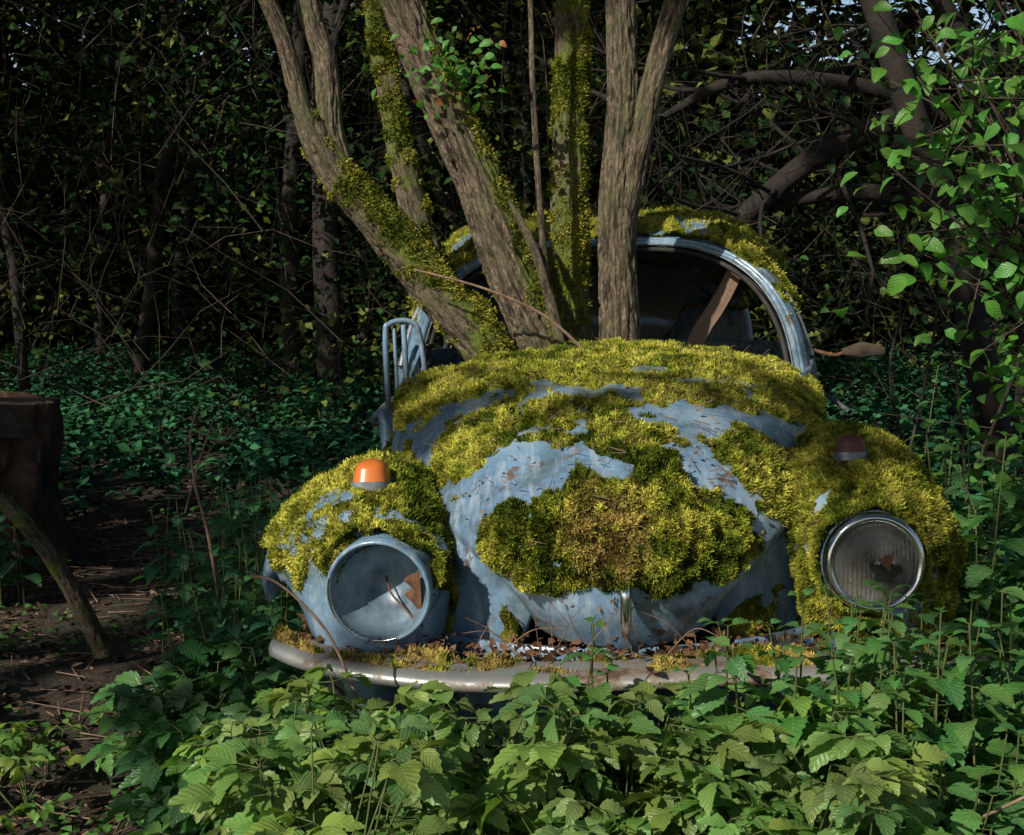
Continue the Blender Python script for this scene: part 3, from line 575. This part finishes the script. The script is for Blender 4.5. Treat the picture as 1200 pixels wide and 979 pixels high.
def shrub(name,stem_pts,nl,size,col,spread=.16):
    e=empty(name);parts=[];L=Leaves()
    for P,r in stem_pts:
        V,F,D=tube(P,[r,r*.7,r*.3],6,30);parts.append((V,F));C=cr(P,np.linspace(0,1,60))
        m=int(nl*rng.uniform(.7,1.3))
        for k in range(m):
            t=rng.uniform(.3,1);c=C[int(t*59)]+rng.normal(size=3)*spread*np.array([1,1,.8]);d=norm(rng.normal(size=3)*[1,1,.3]+[0,0,-.45])
            L.add(c,d,norm(np.array([-.3,-.5,.9])+rng.normal(size=3)*.35),rng.uniform(*size),frame_leafcol(col,.3))
            if k%3==0:
                b=C[max(0,int(t*59)-4)];parts.append(segs([b],[c],[.003],[.0015],4))
    V,F=join(parts);mk('twigs',V,F,TWIG,e);leaves_mesh('leaves',OVATE,L.P,L.D,L.U,L.S,L.C,LEAF,e)
sp=[]
for k in range(12):
    bx=rng.uniform(1.5,2.0);tx=rng.uniform(1.0,1.5);tz=rng.uniform(1.25,2.15);sp.append(([(bx,rng.uniform(4.0,4.5),0),((bx+tx)/2+.15,4.1,tz*.65),(tx,rng.uniform(3.8,4.3),tz)],.009))
shrub('hazel_shrub',sp,80,(.04,.078),(.085,.25,.04),.14)
sp=[]
for k in range(16):
    bx=rng.uniform(1.7,3.4);sp.append(([(bx,rng.uniform(5,7),0),(bx+rng.uniform(-.4,.3),rng.uniform(5,6.6),rng.uniform(.8,1.4)),(bx+rng.uniform(-1.1,.5),rng.uniform(4.8,6.5),rng.uniform(1.0,2.6))],.009))
shrub('bramble_thicket',sp,36,(.035,.065),(.045,.13,.03),.2)
def strfn(B): return (fbm(B*np.array([12,12,2]),3,3)-.5)*.5
V,F,D=tube([(-2.32,6,-.1),(-2.32,6,.3),(-2.3,6,.74)],[.46,.38,.36],80,60,lambda B:strfn(B)-.15*sstep(.75,1,1-np.abs(fbm(B*np.array([14,14,3]),3,5)-.5)*2))
e=empty('tree_stump');mk('stump_side',V,F,WOOD,e)
V,F=lathe([(0,.70),(.15,.715),(.3,.72),(.35,.70),(.36,.6)],(-2.3,6,0),40,'z');V[:,2]+=.05*(fbm(V*8,3,2)-.5);mk('stump_top',V,F,TWIG,e)
V,F,D=tube([(-1.95,4.0,.95),(-1.70,4.1,.74),(-1.5,4.2,.56),(-1.40,4.35,.33),(-1.32,4.5,.04)],[.02,.024,.025,.029,.034],40,160,lambda B:strfn(B)*1.2-.12*sstep(.75,1,1-np.abs(fbm(B*np.array([90,90,20]),3,5)-.5)*2))
mk('fallen_branch',V,F,BARK,None,True,None,tube.bc,.15+(fbm(V*9,3,7)-.5)*1.1)
def twig(nm,P,r,mat=REDTWIG):
    V,F,D=tube(P,r,6,40);return mk(nm,V,F,mat)
twig('dead_twig',[(-.503,2.7,.675),(-.46,2.7,.665),(-.405,2.7,.62),(-.35,2.7,.55),(-.3,2.72,.42)],[.004,.0025,.003,.003,.003])
twig('dead_stem',[(-.88,4,.90),(-.91,4,.80),(-.90,4,.66),(-.86,4,.48),(-.8,4,.0)],[.002,.003,.004,.005,.006])
twig('dead_stem',[(-.93,4,.58),(-.89,4,.72),(-.84,4,.86)],[.003,.003,.002])
twig('dead_stem',[(.62,2.5,.18),(.75,2.4,.28),(.9,2.35,.38),(1.05,2.3,.5)],[.003]*4)
for k in range(14):
    x=rng.uniform(-.12,.40);y=2.86+rng.uniform(-.03,.1);a=rng.uniform(-.14,.14)
    twig('dead_grass_stem',[(x,y,.47),(x+a*.5,y-.02,.53),(x+a,y-.04,.53+rng.uniform(-.02,.12))],[.0014,.0011,.0006])
n=900;s=rng.uniform(-.95,.95,n);P=bumper(s,rng.uniform(0,.25,n))+np.array([0,.03,.006]);P[:,1]+=rng.uniform(-.02,.10,n);P[:,2]+=rng.uniform(-.02,.025,n)
leaves_mesh('bumper_debris',SIMPLE,P,rng.normal(size=(n,3))*[1,1,.4],np.array([0,-.3,1.])+rng.normal(size=(n,3))*.5,rng.uniform(.012,.032,n),np.array([.12,.065,.038])*rng.uniform(.4,1.5,(n,1)),LEAF2,car)
n=350;s=rng.uniform(-.95,.95,n);t=rng.uniform(.1,.98,n);P=hood(s,t)+np.array([0,-.008,.018]);D=rng.normal(size=(n,3))*[1,1,.4]
leaves_mesh('fallen_debris',SIMPLE,P,D,np.array([0,-.3,1.])+rng.normal(size=(n,3))*.4,rng.uniform(.008,.018,n),np.array([.2,.13,.07])*rng.uniform(.5,1.3,(n,1)),LEAF2,car)
q=170;s=rng.uniform(-.9,.9,q);t=rng.uniform(.15,.98,q);P=hood(s,t)+np.array([0,-.012,.02]);a=rng.uniform(0,6.28,q);Ld=rng.uniform(.015,.06,q)
V,F=segs(P,P+np.stack([np.cos(a)*Ld,np.sin(a)*Ld,rng.uniform(-.1,.5,q)*Ld],-1),np.full(q,.0014),np.full(q,.0007),4);mk('hood_twigs',V,F,REDTWIG,car)
# ------------------------------------------------------------------ background forest
sun=np.array([-.52,-.66,.56]);sun/=np.linalg.norm(sun)
bg=empty('background_trees')
S0=[];S1=[];Ra=[];Rb=[]
def grow(p,d,l,r,depth,droop=0):
    n=4
    for k in range(n):
        d=norm(d+rng.normal(size=3)*.13+np.array([0,0,droop]));q=p+d*l/n;r2=r*.86
        S0.append(p);S1.append(q);Ra.append(r);Rb.append(r2);p=q;r=r2
        if depth>0 and (k>0 or depth<2) and rng.random()<.95:
            for _ in range(1 if depth>1 else 2):
                nd=norm(d+rng.normal(size=3)*.75);grow(p,nd,l*rng.uniform(.4,.65),r*.5,depth-1,droop)
for k in range(30):
    x=rng.uniform(-11,11);y=rng.uniform(14,22)
    grow(np.array([x,y,-.1]),norm(np.array([rng.uniform(-.25,.25),0,1.])),rng.uniform(5,8),rng.uniform(.05,.12),3)
for (x,y,r) in((-1.5,12,.14),(3.3,9,.13),(2.6,7.2,.09),(-4.1,12,.05),(-5.2,12,.04)):
    grow(np.array([x,y,-.1]),norm(np.array([rng.uniform(-.08,.08),0,1.])),6,r,3)
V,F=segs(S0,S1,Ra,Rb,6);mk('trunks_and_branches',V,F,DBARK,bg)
lt=empty('leaning_tree');parts=[]
arc=[[(4.3,9,.2),(3.6,9,1.6),(2.6,9,2.3),(1.5,8.8,2.45),(.9,8.7,2.2)],[(4.6,8.6,.2),(3.9,8.6,2.2),(3.0,8.6,2.9),(1.9,8.4,3.1),(.8,8.3,2.85)],[(4.4,9.4,.3),(3.3,9.2,1.3),(2.4,9,1.75),(1.6,9,1.7)],[(4.8,8.2,.2),(4.3,8,2.4),(3.4,8,3.4),(2.2,7.9,3.6)],[(3.6,9,1.6),(2.9,8.8,2.4),(2.2,8.6,3.4),(1.6,8.5,4.2)],[(2.6,9,2.3),(1.9,8.9,2.0),(1.3,8.9,1.5)]]
for P in arc:
    V,F,D=tube(P,[.085,.07,.055,.04,.022][:len(P)],12,60,strfn);parts.append((V,F))
    C=cr(P,np.linspace(0,1,40))
    S0.clear();S1.clear();Ra.clear();Rb.clear()
    for k in range(9,40,3): grow(C[k],norm(rng.normal(size=3)*[1,.6,.5]+np.array([-.5,0,.2])),rng.uniform(.6,1.3),.018,2,-.03)
    parts.append(segs(S0,S1,Ra,Rb,6))
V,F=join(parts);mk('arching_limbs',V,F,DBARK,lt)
q=1700;P=np.stack([rng.uniform(-9,9,q),rng.uniform(8.5,17,q),np.zeros(q)],-1);P[:,2]=rng.uniform(0,3.2,q);d=norm(np.stack([rng.normal(size=q)*.6,rng.normal(size=q)*.4,np.abs(rng.normal(size=q))*.8],-1))
s0=[];s1=[];ra=[];rb=[];r=rng.uniform(.002,.007,q);l=rng.uniform(.25,.5,q)
for k in range(4):
    Q=P+d*l[:,None];s0.append(P);s1.append(Q);ra.append(r);rb.append(r*.75);P=Q;r=r*.75;d=norm(d+rng.normal(size=(q,3))*.25+np.array([0,0,-.06]))
V,F=segs(np.vstack(s0),np.vstack(s1),np.concatenate(ra),np.concatenate(rb),4);mk('undergrowth_twigs',V,F,TWIG,bg)
def clumps(nc,per,xr,yr,zr,rad,size,cols,flt=None):
    c=np.stack([rng.uniform(*xr,nc),rng.uniform(*yr,nc),rng.uniform(*zr,nc)],-1)
    if flt is not None:c=c[flt(c)]
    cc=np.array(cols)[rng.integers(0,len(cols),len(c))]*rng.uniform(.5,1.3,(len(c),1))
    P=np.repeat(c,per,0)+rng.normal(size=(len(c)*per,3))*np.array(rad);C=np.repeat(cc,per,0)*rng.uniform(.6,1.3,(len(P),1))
    k=P[:,2]>.05;P=P[k];C=C[k];n=len(P);D=rng.normal(size=(n,3))*[1,1,.6]+[0,0,-.2];U=np.array([0,0,1.])+rng.normal(size=(n,3))*.7
    return QUAD,P,D,U,rng.uniform(*size,n),C
def gap(x0,z0,rx,rz,p,x1,z1,rx1,rz1,p1):
    return lambda c:~((((c[:,0]-x0)/rx)**2+((c[:,2]-z0)/rz)**2<1)&(rng.random(len(c))<p))&~((((c[:,0]-x1)/rx1)**2+((c[:,2]-z1)/rz1)**2<1)&(rng.random(len(c))<p1))
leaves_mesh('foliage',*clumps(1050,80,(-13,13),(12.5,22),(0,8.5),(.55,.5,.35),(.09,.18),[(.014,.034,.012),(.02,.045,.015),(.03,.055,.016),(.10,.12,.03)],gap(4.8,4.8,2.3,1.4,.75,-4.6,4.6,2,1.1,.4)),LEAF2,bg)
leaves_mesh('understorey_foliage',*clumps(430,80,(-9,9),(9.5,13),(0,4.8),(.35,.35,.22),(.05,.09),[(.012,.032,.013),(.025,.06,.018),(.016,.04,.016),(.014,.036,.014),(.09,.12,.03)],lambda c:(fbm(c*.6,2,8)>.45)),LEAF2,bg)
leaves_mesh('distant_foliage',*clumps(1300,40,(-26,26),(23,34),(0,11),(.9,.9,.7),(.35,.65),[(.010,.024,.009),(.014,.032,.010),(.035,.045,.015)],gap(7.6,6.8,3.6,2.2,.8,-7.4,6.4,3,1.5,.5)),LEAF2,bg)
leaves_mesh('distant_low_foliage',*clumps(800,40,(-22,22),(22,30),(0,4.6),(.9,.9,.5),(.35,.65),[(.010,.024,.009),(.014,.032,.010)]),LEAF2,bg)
n=74000  # unseen leaf layer added above the frame to block and dapple the sun
P=np.stack([rng.uniform(-18,9,n),rng.uniform(-9,26,n),rng.uniform(5.2,7.6,n)],-1)
h=P-sun[None]*((P[:,2]-.8)/sun[2])[:,None]
blobs=[(.14,3.12,.70,.70,.35),(-.42,3.15,.5,.48,.5),(-.2,1.98,1.2,.72,.25),(.75,2.1,.65,.55,.5),(.55,4.85,1.0,.8,.9),(.3,5.4,1.0,.7,.9),(.95,5.5,.6,.5,.9),(1.2,4.5,.6,.5,1.2),(-1.8,2.4,.45,.45,1.4),(-2.1,3.1,.5,.45,1.4),(-2.4,4.2,.45,.5,1.6),(-3.5,10.5,1.3,.9,1.6),(4.5,13,1.4,1,1.6),(-6,14,1.9,1.2,1.6),(2.0,5.2,.7,.5,1.2),(1.5,6.6,.5,.7,1.6),(-2.4,7.5,.7,.6,1.6),(.95,3.1,.25,.25,.6)]  # openings carved along the sun rays where light should land
lit=np.full(n,-9.);q=np.stack([h[:,0],h[:,1],0*h[:,0]],-1);nn=fbm(q*3.0,3,14)-.5
for cx,cy,rx,ry,a in blobs: lit=np.maximum(lit,1-((h[:,0]-cx)/rx)**2-((h[:,1]-cy)/ry)**2+nn*a)
far=(h[:,1]>8.5)&(fbm(q*.9,3,15)>.57)
P=P[~((lit>0)|far)];n=len(P)
leaves_mesh('unseen_shade_canopy',QUAD,P,rng.normal(size=(n,3))*[1,1,.3],np.array([0,0,1.])+rng.normal(size=(n,3))*.5,rng.uniform(.2,.36,n),np.array([.04,.08,.02])*rng.uniform(.6,1.4,(n,1)),LEAF2,bg)
# ------------------------------------------------------------------ light, world, camera
w=bpy.data.worlds.new('World');scene.world=w;w.use_nodes=True;nt=w.node_tree
sky=nt.nodes.new('ShaderNodeTexSky');sky.sky_type='NISHITA';sky.sun_disc=False;sky.sun_elevation=math.asin(sun[2]);sky.sun_rotation=math.atan2(sun[0],sun[1])
bgd=nt.nodes.get('Background');bgd.inputs[1].default_value=.11;nt.links.new(sky.outputs[0],bgd.inputs[0])
sl=bpy.data.lights.new('sun','SUN');sl.energy=5;sl.angle=R(.5);sl.color=(1,.93,.79)
so=bpy.data.objects.new('sun',sl);scene.collection.objects.link(so);so.rotation_euler=Vector(sun).to_track_quat('Z','Y').to_euler()
cam=bpy.data.cameras.new('camera');cam.lens=50;cam.sensor_width=36;cam.clip_end=400
co=bpy.data.objects.new('camera',cam);scene.collection.objects.link(co);co.location=(0,0,1.25);co.rotation_euler=(R(90-5.67),0,0);scene.camera=co
print('objects',len(bpy.data.objects))
